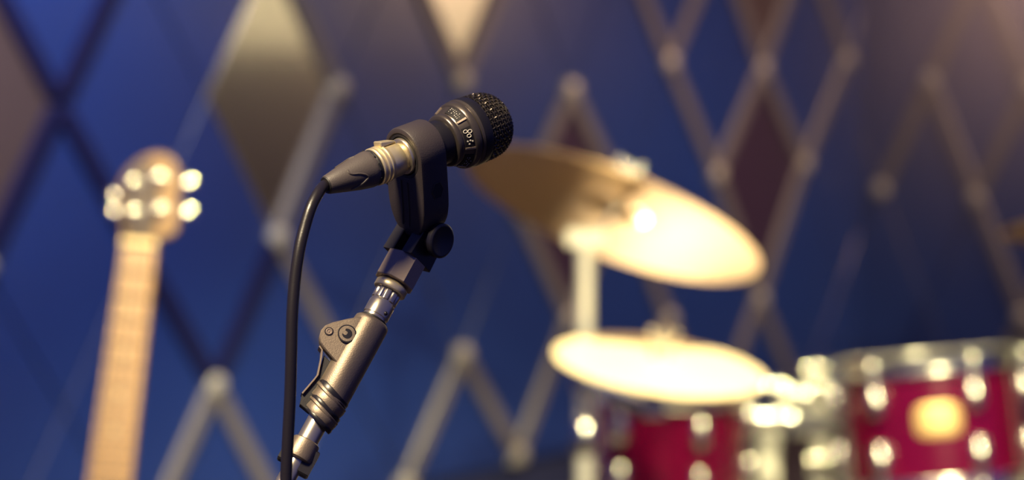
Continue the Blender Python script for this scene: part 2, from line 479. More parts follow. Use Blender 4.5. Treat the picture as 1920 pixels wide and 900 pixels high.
for q in range(6):
    ph = phi1 + step * q
    hw = abs(step) * 0.34
    wn_ = patch(243.2, 257.8, ph - hw, ph + hw, -0.0004, 0.0004).build('window', 'window_black', mic, 30)
    sg = 1 if step > 0 else -1
    patch(243.2, 257.8, ph + sg * (hw + 0.02), ph + sg * (hw + 0.085), -0.0002, 0.0007).build('window_lip', 'adapter_metal', wn_, 30)
    mk = MB()
    if q == 1:      # three joined rings, then small marks below
        for ds, da in ((-3.0, -0.62), (3.2, -0.50), (0.2, -0.12)):
            mk.tube(ring_mark(250.5 + ds, ph + sg * hw * da, 2.9), 0.00017, 5, closed=True)
        for ds, da in ((-3, 0.38), (1, 0.34), (4, 0.45), (-1, 0.68)):
            mk.tube(ring_mark(250 + ds, ph + sg * hw * da, 0.9), 0.00013, 5, closed=True)
    else:           # rows of tiny lettering
        rnd = random.Random(q)
        for row in (-3.2, 0.2, 3.4):
            for da in np.linspace(-0.65, 0.70, 7):
                if rnd.random() < 0.35: continue
                mk.tube(ring_mark(250.5 + row + rnd.uniform(-.5, .5), ph + sg * hw * da, rnd.uniform(0.25, 0.6)), 0.00009, 4, closed=True)
    mk.build('print', 'white_print', wn_)

# ------------------------------------------------------------------ clip that holds the microphone
S_A, S_B = 153.0, 205.0
psi = math.radians(31)
Xm = M_mic.to_3x3() @ Vector((1, 0, 0)); Ym = M_mic.to_3x3() @ Vector((0, 1, 0))
w_dn = (Xm * -math.cos(psi) - Ym * math.sin(psi)).normalized()
Cc = P0 + A * ml((S_A + S_B) / 2)
dC = (Cc - CAM).dot(CF); PXM = dC / FPX           # metres per pixel at the clip
M_clip = frame(Cc, A, w_dn)                        # x = down, y = sideways, z = along the microphone
HT = (ml(S_B) - ml(S_A)) / 2
clip = thing('microphone_clip', M_clip, 'dark grey plastic clip gripping the microphone, on a swivel joint', 'microphone clip')
def clip_outline():
    R = 55.0; pts = []
    for k in range(25):
        a = PI / 2 + PI * k / 24
        pts.append((R * math.cos(a), R * math.sin(a)))
    pts += [(40, -55), (80, -54.5), (105, -53), (125, -49), (143, -41), (156, -29), (163, -14), (165, 0), (163, 14), (156, 29), (143, 41), (125, 49), (105, 53), (80, 54.5), (40, 55)]
    return [Vector((x * PXM, y * PXM)) for x, y in pts]
OUT = clip_outline()
def ray_r(a):
    d = Vector((math.cos(a), math.sin(a))); best = 0
    for i in range(len(OUT)):
        p, q = OUT[i - 1], OUT[i]; e = q - p
        den = d.x * e.y - d.y * e.x
        if abs(den) < 1e-12: continue
        t = (p.x * e.y - p.y * e.x) / den; u = (p.x * d.y - p.y * d.x) / den
        if t > 0 and -1e-6 <= u <= 1 + 1e-6: best = max(best, t)
    return best
def holed(mb, rin, z0, z1, bev, N=120, scale=1.0):
    vs = []; fs = []
    for k in range(N):
        a = 2 * PI * k / N; ro = ray_r(a) * scale
        ri = rin
        ring = [(ri, z0 + bev * 0.5), (ri + bev * 0.5, z0), (ro - bev, z0), (ro - bev * 0.3, z0 + bev * 0.3), (ro, z0 + bev), (ro, z1 - bev), (ro - bev * 0.3, z1 - bev * 0.3), (ro - bev, z1), (ri + bev * .5, z1), (ri, z1 - bev * 0.5)]
        for r, z in ring: vs.append((r * math.cos(a), r * math.sin(a), z))
    m = 10
    for k in range(N):
        j = (k + 1) % N
        for i in range(m):
            i2 = (i + 1) % m
            fs.append((k * m + i, j * m + i, j * m + i2, k * m + i2))
    return mb.add(vs, fs)
holed(MB(), 43 * PXM, -HT, HT, 5.0 * PXM).build('shell', 'clip_grey', clip, 35)
MB().lathe([(-HT * 0.96, 38 * PXM), (-HT * 0.96, 43.2 * PXM), (HT * 0.9, 43.2 * PXM), (HT * 0.9, 38 * PXM)], 64, close=False).build('liner', 'black_rubber', clip)
# split line ribs on the rear face
for y in (-9, 10):
    MB().tube([(x * PXM, y * PXM + (0.0006 if x > 135 else 0), -HT - 0.0001) for x in (52, 80, 110, 138, 143)], 1.8 * PXM, 8).build('rib', 'clip_grey', clip)
# hexagonal nut in the side and the bolt head opposite
hexp = [(17 * PXM * math.cos(PI / 6 + k * PI / 3), 13 * PXM * math.sin(PI / 6 + k * PI / 3)) for k in range(6)]
Mh = Matrix.Translation((64 * PXM, -53 * PXM, 0.10 * HT)) @ Matrix.Rotation(PI / 2, 4, 'X')
hx = MB().prism(hexp, 0, 2.4 * PXM, Mh).build('hex_nut', 'adapter_dark', clip, 20)
pts = [Mh @ Vector((p[0] * 1.06, p[1] * 1.06, 2.4 * PXM)) for p in hexp]
MB().tube(pts, 0.00022, 6, closed=True).build('nut_rim', 'mic_grey', hx)
Mh2 = Matrix.Translation((66 * PXM, 52 * PXM, -0.4 * HT)) @ Matrix.Rotation(-PI / 2, 4, 'X')
MB().lathe([(0, 19 * PXM), (9 * PXM, 19 * PXM), (13 * PXM, 15 * PXM), (13 * PXM, 0)], 24, Mh2).build('bolt_head', 'clip_dark', clip)

# ------------------------------------------------------------------ boom arm: frame
BD0, BD1, TMAX = 1.180, 1.138, 490.0
def Bp(t):
    return (786 - 0.480 * t, 443 + 0.877 * t)
B0 = W(*Bp(0), BD0); B1 = W(*Bp(TMAX), BD1)
LB = (B0 - B1).length
def bl(t):
    u = t / TMAX; return (u * BD0 / (BD1 - u * (BD1 - BD0))) * LB
PB = 1.158 / FPX
BZ = (B0 - B1).normalized()
M_boom = frame(B0, BZ, CR * -0.877 + CU * 0.480)   # x = left in the photograph, y = towards the camera, z = up the arm
Mib = M_boom.inverted()
Mic_boom = M_boom.to_3x3()
def bx(px, py):          # pixel -> (x, t) in the arm's plane
    dx, dy = px - 786, py - 443
    return (-0.877 * dx - 0.48 * dy, -0.48 * dx + 0.877 * dy)
def bprof(prof): return [(-bl(t), r * PB) for t, r in prof]

# swivel adapter between clip and arm (moves with the clip)
kq = M_clip.to_3x3() @ Vector((0, -1, 0))
M_ad = frame(B0, BZ, kq)                            # x = along the pivot towards the camera's right
ad_root = thing('swivel_adapter', M_ad, 'black and bronze swivel adapter with round thumb screw under the clip', 'swivel adapter')
def oct_poly(a, b, c): return [(a, -b + c), (a, b - c), (a - c, b), (-a + c, b), (-a, b - c), (-a, -b + c), (-a + c, -b), (a - c, -b)]
hx_, hy_ = 37 * PB, 36 * PB
MB().prism(oct_poly(hx_, hy_, 20 * PB), -bl(100), -bl(48), None, 1.6 * PB).build('block', 'adapter_metal', ad_root, 20)
for sx in (-1, 1):
    a, b = (11 * PB, 37 * PB) if sx > 0 else (-37 * PB, -11 * PB)
    prof = []
    zt = 16 * PB
    poly = [(-36 * PB, -bl(50)), (36 * PB, -bl(50)), (33 * PB, 0)] + [(33 * PB * math.cos(PI * k / 10), 33 * PB * math.sin(PI * k / 10) * 0.85) for k in range(1, 10)] + [(-33 * PB, 0)]
    Mx = Matrix(((0, 0, 1, 0), (1, 0, 0, 0), (0, 1, 0, 0), (0, 0, 0, 1)))
    MB().prism(poly, a, b, Mx, 1.6 * PB).build('fork_cheek', 'adapter_dark', ad_root, 25)
Mkx = Matrix.Rotation(PI / 2, 4, 'Y')
MB().lathe([(36 * PB, 25 * PB), (50 * PB, 25 * PB)], 32, Mkx).build('screw_stem', 'adapter_dark', ad_root)
ts = MB().lathe([(47 * PB, 26 * PB), (48 * PB, 31 * PB), (50 * PB, 33.5 * PB), (59 * PB, 33.5 * PB), (61.5 * PB, 31 * PB), (62 * PB, 28 * PB), (61 * PB, 26 * PB), (61 * PB, 0)], 64, Mkx,
                rfun=lambda z, r, a: r).build('thumb_screw', 'adapter_dark', ad_root)
# tongue of the clip going down into the fork
tg0 = M_clip @ Vector((140 * PXM, 0, 0))
tl = M_clip.inverted() @ B0
MB().tube([(150 * PXM, tl.y * 0.6, tl.z * 0.6), (tl.x, tl.y, tl.z)], 9.5 * PB, 20).build('tongue', 'adapter_dark', clip)

# the microphone stand: arm, clutch sleeve, pole, tripod
arm_end_t = 900.0
pole_top = B0 - BZ * bl(900)
M_st = Matrix.Translation((pole_top.x, pole_top.y, 0))
stand = thing('microphone_stand', M_st, 'bronze grey microphone stand with sloping clutch arm and emblem disc', 'microphone stand')
S2 = M_st.inverted() @ M_boom
def bbuild(mb, name, m, smooth=35, parent=None):
    mb.v = [tuple(S2 @ Vector(p)) for p in mb.v]
    return mb.build(name, m, parent or stand, smooth)
bbuild(MB().lathe(bprof([(119, 20), (118.5, 30), (117, 31.5), (106, 31.5), (104.5, 30), (98, 24)]), 144, rfun=lambda z, r, a: r * (1 + (0.022 if r > 28 * PB and int(round(a / (2 * PI) * 144)) % 2 == 0 else 0))), 'knurled_ring', 'nickel', 60)
bbuild(MB().lathe(bprof([(141, 22), (139, 25.5), (123, 26), (120, 25), (117, 20)]), 120, rfun=lambda z, r, a: r * (1 - 0.10 * max(0, math.cos(a * 10)) ** 2 * (1 if r > 24 * PB else 0))), 'fluted_nut', 'chrome_satin', 50)
bbuild(MB().lathe(bprof([(190, 25), (176, 25.5), (175, 23.5), (171, 23.5), (170, 25.5), (146, 25.5), (143, 24), (138, 23)]), 64), 'threaded_tube', 'chrome_satin')
bbuild(MB().lathe(bprof([(184, 26.2), (177, 26.4), (176, 25)]), 64), 'gasket', 'black_rubber')
bbuild(MB().ball((0, 0, 0), 4.2 * PB, Matrix.Translation((-15 * PB, 20 * PB, -bl(163))), 14), 'set_screw', 'adapter_dark')
sleeve = bbuild(MB().lathe(bprof([(352, 30), (352, 34), (350, 34.5), (190, 34.5), (184, 33.5), (181.5, 31), (181.5, 25)]), 96), 'clutch_sleeve', 'sleeve_metal')
fpx = [(694, 598), (672, 600), (648, 604), (622, 610), (608, 616), (600, 625), (597, 636), (598, 647), (604, 657), (614, 669), (630, 688), (646, 700), (672, 660), (700, 622)]
fp = []
for p in fpx:
    x, t = bx(*p); fp.append((x * PB, -bl(t)))
# plate lies in the x/z plane, facing the camera
Mxz = Matrix(((1, 0, 0, 0), (0, 0, 1, 0), (0, 1, 0, 0), (0, 0, 0, 1)))   # (x, y, z) -> (x, z, y)
fl_ = bbuild(MB().prism(fp, 4 * PB, 27.5 * PB, Mxz, 2.2 * PB), 'flange', 'sleeve_metal', 30)
def on_plate(px, py, h):
    x, t = bx(px, py); return Vector((x * PB, h * PB, -bl(t)))
def plate_M(px, py, h): return frame(on_plate(px, py, h), (0, 1, 0), (-1, 0, 0))
bbuild(MB().lathe([(0, 6.5 * PB), (1.8 * PB, 6.5 * PB), (2.6 * PB, 5.5 * PB), (2.6 * PB, 4.2 * PB), (1.4 * PB, 3.6 * PB), (1.4 * PB, 1.9 * PB), (2.6 * PB, 1.4 * PB), (2.6 * PB, 0)], 28, plate_M(615, 628, 27)), 'rivet', 'adapter_metal')
bbuild(MB().lathe([(0, 8.6 * PB), (0.7 * PB, 8.6 * PB), (0.7 * PB, 0)], 28, plate_M(615, 628, 27)), 'rivet_seat', 'adapter_dark')
em = bbuild(MB().lathe([(0, 17.5 * PB), (1.2 * PB, 17.5 * PB), (1.2 * PB, 0)], 40, plate_M(648, 633, 30)), 'emblem', 'adapter_dark')
bbuild(MB().prism([(15 * PB * math.cos(2 * PI * k / 40), 15 * PB * math.sin(2 * PI * k / 40)) for k in range(40)], 1.0 * PB, 1.7 * PB, plate_M(648, 633, 30)), 'emblem_face', 'sleeve_metal', 30, em)
sw = []
for k in range(25):       # swirl mark: a dark comma
    a = math.radians(60 + 285 * k / 24); sw.append((9.5 * PB * math.cos(a), 9.5 * PB * math.sin(a)))
for k in range(25):
    a = math.radians(345 - 285 * k / 24); rr = (6.0 - 4.6 * math.sin(PI * k / 24)) * PB
    sw.append((rr * math.cos(a) + 0.6 * PB, rr * math.sin(a) + 1.2 * PB))
bbuild(MB().prism(sw, 1.6 * PB, 2.2 * PB, plate_M(648, 633, 30) @ Matrix.Rotation(math.radians(150), 4, 'Z')), 'emblem_swirl', 'adapter_dark', 30, em)
# lever: bent sheet
lev = [(598, 652), (603, 659), (602, 672), (595, 706), (589, 714), (566, 741)]
lo = []
for p in lev:
    x, t = bx(*p); lo.append(Vector((x * PB, -bl(t))))
th = 1.5 * PB; left = []; right = []
for i, p in enumerate(lo):
    a = lo[max(i - 1, 0)]; b = lo[min(i + 1, len(lo) - 1)]; d = (b - a).normalized(); n = Vector((-d.y, d.x))
    left.append(p + n * th); right.append(p - n * th)
bbuild(MB().prism([tuple(p) for p in left + right[::-1]], -14 * PB, 16 * PB, Mxz, 0.5 * PB), 'lever', 'adapter_metal', 30)
jaw = [bx(*p) for p in [(607, 668), (622, 684), (616, 712), (590, 745), (580, 775), (562, 760), (566, 742), (589, 716), (600, 690)]]
bbuild(MB().prism([(x * PB, -bl(t)) for x, t in jaw], -12 * PB, 10 * PB, Mxz, 1.0 * PB), 'jaw', 'black_rubber', 30)
# two slanted bands at the lower end of the sleeve
tilt = math.atan2(23, 61)
def slanted(t0, t1, r, m, name, seg=72):
    Mt = Matrix.Translation((0, 0, -bl((t0 + t1) / 2))) @ Matrix.Rotation(-tilt, 4, 'Y') @ Matrix.Rotation(math.radians(-12), 4, 'X')
    h = (bl(t1) - bl(t0)) / 2
    bbuild(MB().lathe([(-h, (r - 8) * PB), (-h, (r - 1) * PB), (-h * 0.6, r * PB), (h * 0.6, r * PB), (h, (r - 1.2) * PB), (h, (r - 8) * PB)], seg, Mt, rfun=None), name, m)
slanted(330, 346, 36.2, 'adapter_dark', 'shadow_gap')
slanted(340, 347, 38.5, 'sleeve_metal', 'band')
slanted(346, 366, 36.0, 'sleeve_metal', 'clamp_ring')
slanted(361, 371, 36.8, 'adapter_dark', 'shadow_gap')
slanted(369, 376, 37.0, 'sleeve_metal', 'band')
slanted(375, 391, 34.5, 'sleeve_metal', 'clamp_ring')
slanted(388, 397, 33.0, 'adapter_dark', 'shadow_gap')
bbuild(MB().lathe(bprof([(900, 17), (470, 17), (468, 20.5), (380, 20.5)]), 64), 'arm_tube', 'chrome_satin')
bbuild(MB().lathe(bprof([(478, 24), (476, 29), (470, 30), (440, 26), (438, 24), (438, 20)]), 64), 'lower_collar', 'sleeve_metal')
bbuild(MB().box(-33 * PB, -8 * PB, -16 * PB, 14 * PB, -bl(500), -bl(448), None, 3 * PB), 'collar_block', 'adapter_dark')
bbuild(MB().box(6 * PB, 34 * PB, -22 * PB, 6 * PB, -bl(492), -bl(452), None, 3 * PB), 'collar_block', 'black_rubber')
zt = pole_top.z
MB().lathe([(0.25, 0.011), (zt + 0.02, 0.011)], 24).build('pole', 'chrome_satin', stand)
MB().lathe([(zt - 0.03, 0.014), (zt - 0.028, 0.018), (zt + 0.022, 0.018), (zt + 0.026, 0.012)], 24).build('arm_joint', 'black_rubber', stand)
MB().lathe([(0.22, 0.014), (0.225, 0.020), (0.31, 0.020), (0.315, 0.012)], 24).build('tripod_hub', 'black_rubber', stand)
for k in range(3):
    a = 2 * PI * k / 3 + 0.5
    d = Vector((math.cos(a), math.sin(a), 0))
    lg = MB().tube([d * 0.018 + Vector((0, 0, 0.24)), d * 0.30 + Vector((0, 0, 0.012))], 0.009, 10).build('leg', 'stand_black', stand)
    MB().tube([d * 0.285 + Vector((0, 0, 0.0185)), d * 0.315 + Vector((0, 0, 0.0125))], 0.0125, 10).build('rubber_foot', 'black_rubber', lg)

# ------------------------------------------------------------------ cable with its plug
cab = thing('microphone_cable', M_mic, 'dark microphone cable with metal plug looping down beside the stand', 'cable')
boot_prof = mp([(0, 12), (0, 17), (2, 18.2), (30, 25), (58, 31.5), (80, 35), (86, 35), (88, 33.5), (88, 28)])
MB().lathe(boot_prof, 64).build('boot', 'rubber', cab)
MB().lathe(mp([(-1.5, 11.5), (-2, 15.5), (-0.5, 16.8), (2, 16.5)]), 40).build('boot_lip', 'black_rubber', cab)
MB().lathe(mp([(86, 30), (88, 33.5), (90, 34.5), (93, 34.5), (95, 32)]), 64).build('boot_collar', 'black_rubber', cab)
pl = MB().lathe(mp([(93, 31), (94.5, 35.5), (96, 36.5), (99, 36.5), (101, 34.6), (103, 34.6), (104.5, 36.6), (107, 36.6), (108.5, 34.6), (110.5, 34.6), (112, 36.4), (114.5, 36.2), (116.5, 34), (120, 33.6), (139, 33.2), (141, 32), (142, 28), (152, 26)]), 80).build('plug_barrel', 'nickel', cab)
tb = []
for s, h in ((110, 33), (110.5, 42.5), (113, 43.5), (120, 41.5), (130, 39.5), (137, 37.5), (140, 33)): tb.append((mr(s, h), ml(s)))
Mtab = Matrix(((1, 0, 0, 0), (0, 0, 1, 0), (0, 1, 0, 0), (0, 0, 0, 1)))
MB().prism(tb, -mr(125, 12), mr(125, 12), Matrix.Rotation(0.30, 4, 'Z') @ Mtab, 0.0004).build('latch_tab', 'nickel', pl, 30)
bz = np.array([z for z, r in boot_prof[1:-1]]); br = np.array([r for z, r in boot_prof[1:-1]])
def boot_hit(px, py, lift):
    best = None
    for zi in np.linspace(bz[0], bz[-1], 60):
        r = float(np.interp(zi, bz, br)) + lift
        for a in np.linspace(-0.5, PI, 110):
            p = M_mic @ Vector((r * math.cos(a), r * math.sin(a), zi))
            if (M_mic.to_3x3() @ Vector((math.cos(a), math.sin(a), 0))).dot(CAM - p) < 0.05: continue
            x, y = proj(p); e = (x - px) ** 2 + (y - py) ** 2
            if best is None or e < best[0]: best = (e, Vector((r * math.cos(a), r * math.sin(a), zi)))
    return best[1]
for path in ([(652, 319), (655, 325), (663, 326.5), (674, 325.5), (685, 327), (690, 332), (687, 338), (676, 346.5), (658, 355.5)],
             [(627, 313.5), (640, 305), (654, 297.5), (664, 294)]):
    hits = [boot_hit(*p, 0.00005) for p in path]
    MB().tube(spline(hits, 5), 0.00045, 6).build('grip_ridge', 'rubber', cab)
for aa in (0.9, 1.7, 2.5, -0.1):
    Mk = Matrix.Rotation(aa, 4, 'Z')
    MB().box(mr(84, 33), mr(84, 36.2), -mr(84, 7), mr(84, 7), ml(85), ml(88.5), Mk, 0.0002).build('collar_notch', 'black_rubber', cab)
inv = M_mic.inverted()
cp = [P0 + A * 0.012, P0 + A * 0.002, W(606, 350, 1.1275), W(596, 363, 1.121), W(583, 389, 1.116), W(571, 427, 1.113), W(561, 470, 1.110), W(553, 525, 1.108), W(548, 590, 1.106), W(546, 670, 1.105),
      W(544, 740, 1.105), W(540, 820, 1.105), W(536, 900, 1.105), W(530, 1050, 1.105)]
e = cp[-1]
cp += [Vector((e.x - 0.01, e.y, 0.80)), Vector((e.x - 0.03, e.y + 0.02, 0.45)), Vector((e.x - 0.05, e.y + 0.05, 0.12)), Vector((e.x - 0.12, e.y + 0.02, 0.006)), Vector((e.x - 0.4, e.y - 0.10, 0.004)), Vector((e.x - 0.9, e.y - 0.2, 0.004))]
MB().tube([inv @ p for p in spline(cp, 8)], 11.2 * 1.11 / FPX, 20).build('cord', 'cable', cab)

# ------------------------------------------------------------------ cymbals
def cymbal_profile(R, bell=0.20, bow=0.055, bh=0.075):
    top = []
    for k in range(40):
        u = k / 39; r = R * (0.012 + 0.988 * u)
        if u < bell: z = R * (bow + bh * math.cos(u / bell * PI / 2) ** 0.8)
        else: z = R * bow * (1 - ((u - bell) / (1 - bell)) ** 1.6)
        z += 0.00012 * math.sin(u * 110) * (1 if u > bell else 0)
        top.append((z, r))
    bot = [(z - 0.0012, r) for z, r in top]
    return [(bot[0][0], bot[0][1])] + top + bot[::-1]
def cymbal(M, R, label, m, bow=0.055, bh=0.075, lift=0.004):
    t = thing('cymbal', M, label, 'cymbal', None)
    MB().lathe(cymbal_profile(R, 0.20, bow, bh), 96, close=False).build('plate', m, t, 50)
    zb = R * (bow + bh)
    MB().lathe([(zb - 0.016, 0.006), (zb - 0.016, 0.017), (zb - 0.004, 0.017), (zb - 0.004, 0.006)], 24).build('felt_washer', 'felt', t)
    MB().lathe([(zb + 0.001, 0.006), (zb + 0.001, 0.016), (zb + 0.012, 0.016), (zb + 0.012, 0.006)], 24).build('felt_washer', 'felt', t)
    MB().lathe([(zb + 0.012, 0.005), (zb + 0.012 + lift, 0.005)], 12).build('sleeve', 'chrome', t)
    zb += lift
    nb = MB().lathe([(zb + 0.012, 0.009), (zb + 0.030, 0.009), (zb + 0.032, 0.0)], 20)
    for s in (-1, 1): nb.tube([(s * 0.004, 0, zb + 0.018), (s * 0.013, 0, zb + 0.026), (s * 0.018, 0, zb + 0.036)], [0.004, 0.004, 0.0045], 10)
    nb.build('wing_nut', 'chrome', t)
    return t
CRASH_C = W(1146, 404, 3.56)
n_cr = (CR * 0.36 + CU * 0.93).normalized() * 0.968 + CF * 0.252
M_cr = frame(CRASH_C, n_cr, CR)
R_CR = 293 * 3.56 / FPX
crash = cymbal(M_cr, R_CR, 'large tilted bronze cymbal on the upright chrome post', 'cymbal_bronze', 0.055, 0.075, 0.022)
SPL_C = W(1237, 684, 3.42)
n_sp = (CR * 0.125 + CU * 0.996).normalized() * 0.976 - CF * 0.215
M_sp = frame(SPL_C, n_sp, CR)
R_SP = 200 * 3.42 / FPX
splash = cymbal(M_sp, R_SP, 'small pale cymbal lying almost flat above the left red drum', 'cymbal_pale', 0.03, 0.045)
C3 = W(2133, 424, 4.05)
n3 = (CR * -0.03 + CU * 1.0).normalized() * 0.99 + CF * 0.13
M_3 = frame(C3, n3, CR)
cy3 = cymbal(M_3, 0.225, 'bronze cymbal cut off by the right edge of the frame', 'cymbal_bronze')

def tripod(root, r_leg=0.011, spread=0.30, ang=0.3, m='chrome_post'):
    MB().lathe([(0.28, 0.014), (0.285, 0.021), (0.33, 0.021), (0.335, 0.014)], 20).build('tripod_hub', m, root)
    for k in range(3):
        a = 2 * PI * k / 3 + ang; d = Vector((math.cos(a), math.sin(a), 0))
        lg = MB().tube([d * 0.02 + Vector((0, 0, 0.30)), d * spread + Vector((0, 0, 0.016))], r_leg, 10).build('leg', m, root)
        MB().ball((d.x * spread, d.y * spread, 0.017), 0.017, None, 12).build('rubber_foot', 'black_rubber', lg)
# stand with the upright post holding the crash and, by a side arm, the splash
tilter = CRASH_C - n_cr * 0.050
post_b = Vector((tilter.x - 0.010, tilter.y, 0))
top_px = W(1098, 442, 3.57)
post_b = Vector((W(1097, 600, 3.585).x, W(1097, 600, 3.585).y, 0))
cs = thing('cymbal_stand', Matrix.Translation(post_b), 'upright chrome cymbal stand post under the large tilted cymbal', 'cymbal stand')
topz = W(1098, 455, 3.585).z
MB().lathe([(0.30, 0.0125), (topz, 0.0125)], 28).build('post', 'chrome_post', cs)
MB().lathe([(0.55, 0.017), (0.552, 0.0185), (0.60, 0.0185), (0.602, 0.017)], 28).build('height_collar', 'chrome', cs)
tz = Vector((0, 0, topz))
MB().box(-0.028, 0.030, -0.014, 0.014, topz - 0.004, topz + 0.024, None, 0.004).build('tilter', 'chrome_post', cs)
rod0 = Vector((0.012, 0, topz + 0.012)); rel = CRASH_C - post_b
MB().tube([rod0, rel - n_cr * 0.012, rel + n_cr * 0.075], 0.0045, 12).build('rod', 'chrome', cs)
tripod(cs)
# side arm for the splash
clz = W(1097, 712, 3.585).z
MB().box(-0.020, 0.024, -0.022, 0.022, clz - 0.018, clz + 0.018, None, 0.005).build('arm_clamp', 'chrome', cs)
rs = SPL_C - post_b
foot = rs - n_sp * 0.060
MB().tube([(0.0, -0.015, clz), tuple(Vector((foot.x * 0.6, foot.y * 0.6, clz + (foot.z - clz) * 0.5))), tuple(foot)], 0.0075, 12).build('side_arm', 'chrome', cs)
MB().box(-0.016, 0.016, -0.014, 0.014, -0.016, 0.016, Matrix.Translation(foot), 0.004).build('arm_tilter', 'chrome', cs)
MB().tube([tuple(foot), tuple(rs + n_sp * 0.055)], 0.004, 10).build('arm_rod', 'chrome', cs)
# stand of the right cymbal (outside the frame)
b3 = Vector((C3.x, C3.y, 0))
s3 = thing('cymbal_stand', Matrix.Translation(b3), 'chrome stand of the cymbal at the right edge', 'cymbal stand')
MB().lathe([(0.30, 0.0125), (C3.z - 0.05, 0.0125)], 24).build('post', 'chrome_post', s3)
MB().tube([(0, 0, C3.z - 0.06), tuple(n3 * 0.06 + Vector((0, 0, C3.z)))], 0.0045, 10).build('rod', 'chrome', s3)
tripod(s3)

# ------------------------------------------------------------------ drums
def drum(M, R, depth, label, phase, badge=None):
    t = thing('drum', M, label, 'drum')
    # z axis up; z = 0 is the top hoop edge
    sh = MB().lathe([(-0.008, R - 0.004), (-0.008, R), (-depth + 0.008, R), (-depth + 0.008, R - 0.004)], 96, close=False)
    sh.build('shell', 'drum_red', t)
    MB().lathe([(-0.016, R + 0.001), (-0.006, R + 0.001), (-0.004, R - 0.003), (-0.0035, 0)], 72, close=False).build('drum_head', 'drum_head', t)
    MB().lathe([(-depth + 0.016, R + 0.001), (-depth + 0.006, R + 0.001), (-depth + 0.004, R - 0.003), (-depth + 0.0035, 0)], 72, close=False).build('drum_head', 'drum_head', t)
    for s, z0 in ((1, 0.0), (-1, -depth)):
        pr = [(-0.022, R + 0.003), (-0.022, R + 0.011), (-0.019, R + 0.0115), (-0.018, R + 0.006), (0.004, R + 0.005), (0.008, R + 0.008), (0.010, R + 0.008), (0.008, R + 0.002), (-0.010, R + 0.002)]
        MB().lathe([(z0 + s * z, r) for z, r in pr], 96, close=False).build('hoop', 'chrome', t)
    for k in range(6):
        a = phase + k * PI / 3
        d = Vector((math.sin(a), -math.cos(a), 0))
        Ma = frame(d * (R + 0.0), (0, 0, 1), d)
        for s, zc in ((1, -0.060), (-1, -depth + 0.060)):
            lg = MB().lathe([(zc - 0.026, 0.004), (zc - 0.024, 0.010), (zc - 0.012, 0.0135), (zc, 0.0145), (zc + 0.012, 0.0135), (zc + 0.024, 0.010), (zc + 0.026, 0.004)], 20, Ma @ Matrix.Translation((0.006, 0, 0))).build('lug', 'chrome', t)
            z1 = zc + s * 0.018; z2 = -0.010 if s > 0 else -depth + 0.010
            rd = MB().lathe([(min(z1, z2), 0.003), (max(z1, z2), 0.003)], 10, Ma @ Matrix.Translation((0.0095, 0, 0)))
            zz = z2 + s * 0.006
            rd.lathe([(zz - 0.010, 0.0035), (zz - 0.009, 0.0075), (zz, 0.0085), (zz + 0.007, 0.0075), (zz + 0.010, 0.003)], 14, Ma @ Matrix.Translation((0.0095, 0, 0)))
            rd.build('tension_rod', 'chrome', lg)
    if badge is not None:
        a0, zb, wb_, hb = badge
        def pt(x, y, h):
            a = a0 + x / R; return Vector(((R + h) * math.sin(a), -(R + h) * math.cos(a), zb + y))
        n = 32; out = []
        for k in range(n):
            c, s = math.cos(2 * PI * k / n), math.sin(2 * PI * k / n)
            out.append((math.copysign(abs(c) ** 0.5, c) * wb_, math.copysign(abs(s) ** 0.5, s) * hb))
        vs = []; fs = []
        for sc_, h in ((1.0, 0.0), (1.0, 0.0012), (0.93, 0.0022), (0.5, 0.0022), (0.0, 0.0022)):
            for x, y in out: vs.append(pt(x * sc_, y * sc_, h))
        for r in range(4):
            for k in range(n):
                j = (k + 1) % n; fs.append((r * n + k, r * n + j, (r + 1) * n + j, (r + 1) * n + k))
        MB().add(vs, fs).build('badge', 'badge_gold', t, 40)
    return t
TA = W(1262, 716, 4.10)
n_ta = Vector((0.02, -0.02, 1)).normalized()
tomA = drum(frame(TA, n_ta, CR), 0.127, 0.205, 'left red drum, partly hidden under the small pale cymbal', math.radians(17))
TB = W(1737, 672, 4.07)
n_tb = Vector((-0.09, 0.165, 1)).normalized()
tomB = drum(frame(TB, n_tb, CR), 0.1525, 0.215, 'right red drum with a gold badge and chrome hoop', math.radians(17), (math.radians(-6), -0.098, 0.037, 0.026))

# tom holder stand between the drums
pb = W(1541, 800, 4.18)
ts_ = thing('drum_stand', Matrix.Translation((pb.x, pb.y, 0)), 'chrome drum holder stand with clamps between the two red drums', 'drum stand')
o_ = Vector((pb.x, pb.y, 0))
MB().lathe([(0.30, 0.016), (W(1541, 735, 4.18).z, 0.016)], 28).build('post', 'chrome_post', ts_)
def holder(px, py, d): return W(px, py, d) - o_
c0 = holder(1516, 787, 4.14)
MB().box(c0.x - 0.034, c0.x + 0.034, c0.y - 0.028, c0.y + 0.028, c0.z - 0.024, c0.z + 0.024, None, 0.008).build('clamp_block', 'chrome', ts_)
for (px, py, d, r) in ((1455, 722, 4.10, 0.012), (1456, 782, 4.08, 0.019), (1535, 861, 4.13, 0.012), (1530, 690, 4.12, 0.013), (1532, 726, 4.10, 0.012), (1492, 738, 4.10, 0.014)):
    q = holder(px, py, d)
    kn = MB().ball(tuple(q), r, None, 16)
    kn.tube([tuple(q - Vector((r * 1.5, 0, 0))), tuple(q + Vector((r * 1.5, 0, 0)))], r * 0.45, 10)
    kn.build('wing_knob', 'chrome', ts_)
def rod(pts, r, name='l_rod', m='chrome'):
    MB().tube([tuple(holder(*p)) for p in pts], r, 12).build(name, m, ts_)
rod([(1516, 780, 4.14), (1470, 778, 4.13), (1456, 760, 4.12), (1455, 722, 4.10)], 0.0075)
rod([(1456, 780, 4.09), (1425, 790, 4.10), (1398, 800, 4.10)], 0.0075)
rod([(1516, 775, 4.14), (1530, 740, 4.12), (1530, 690, 4.12)], 0.0075)
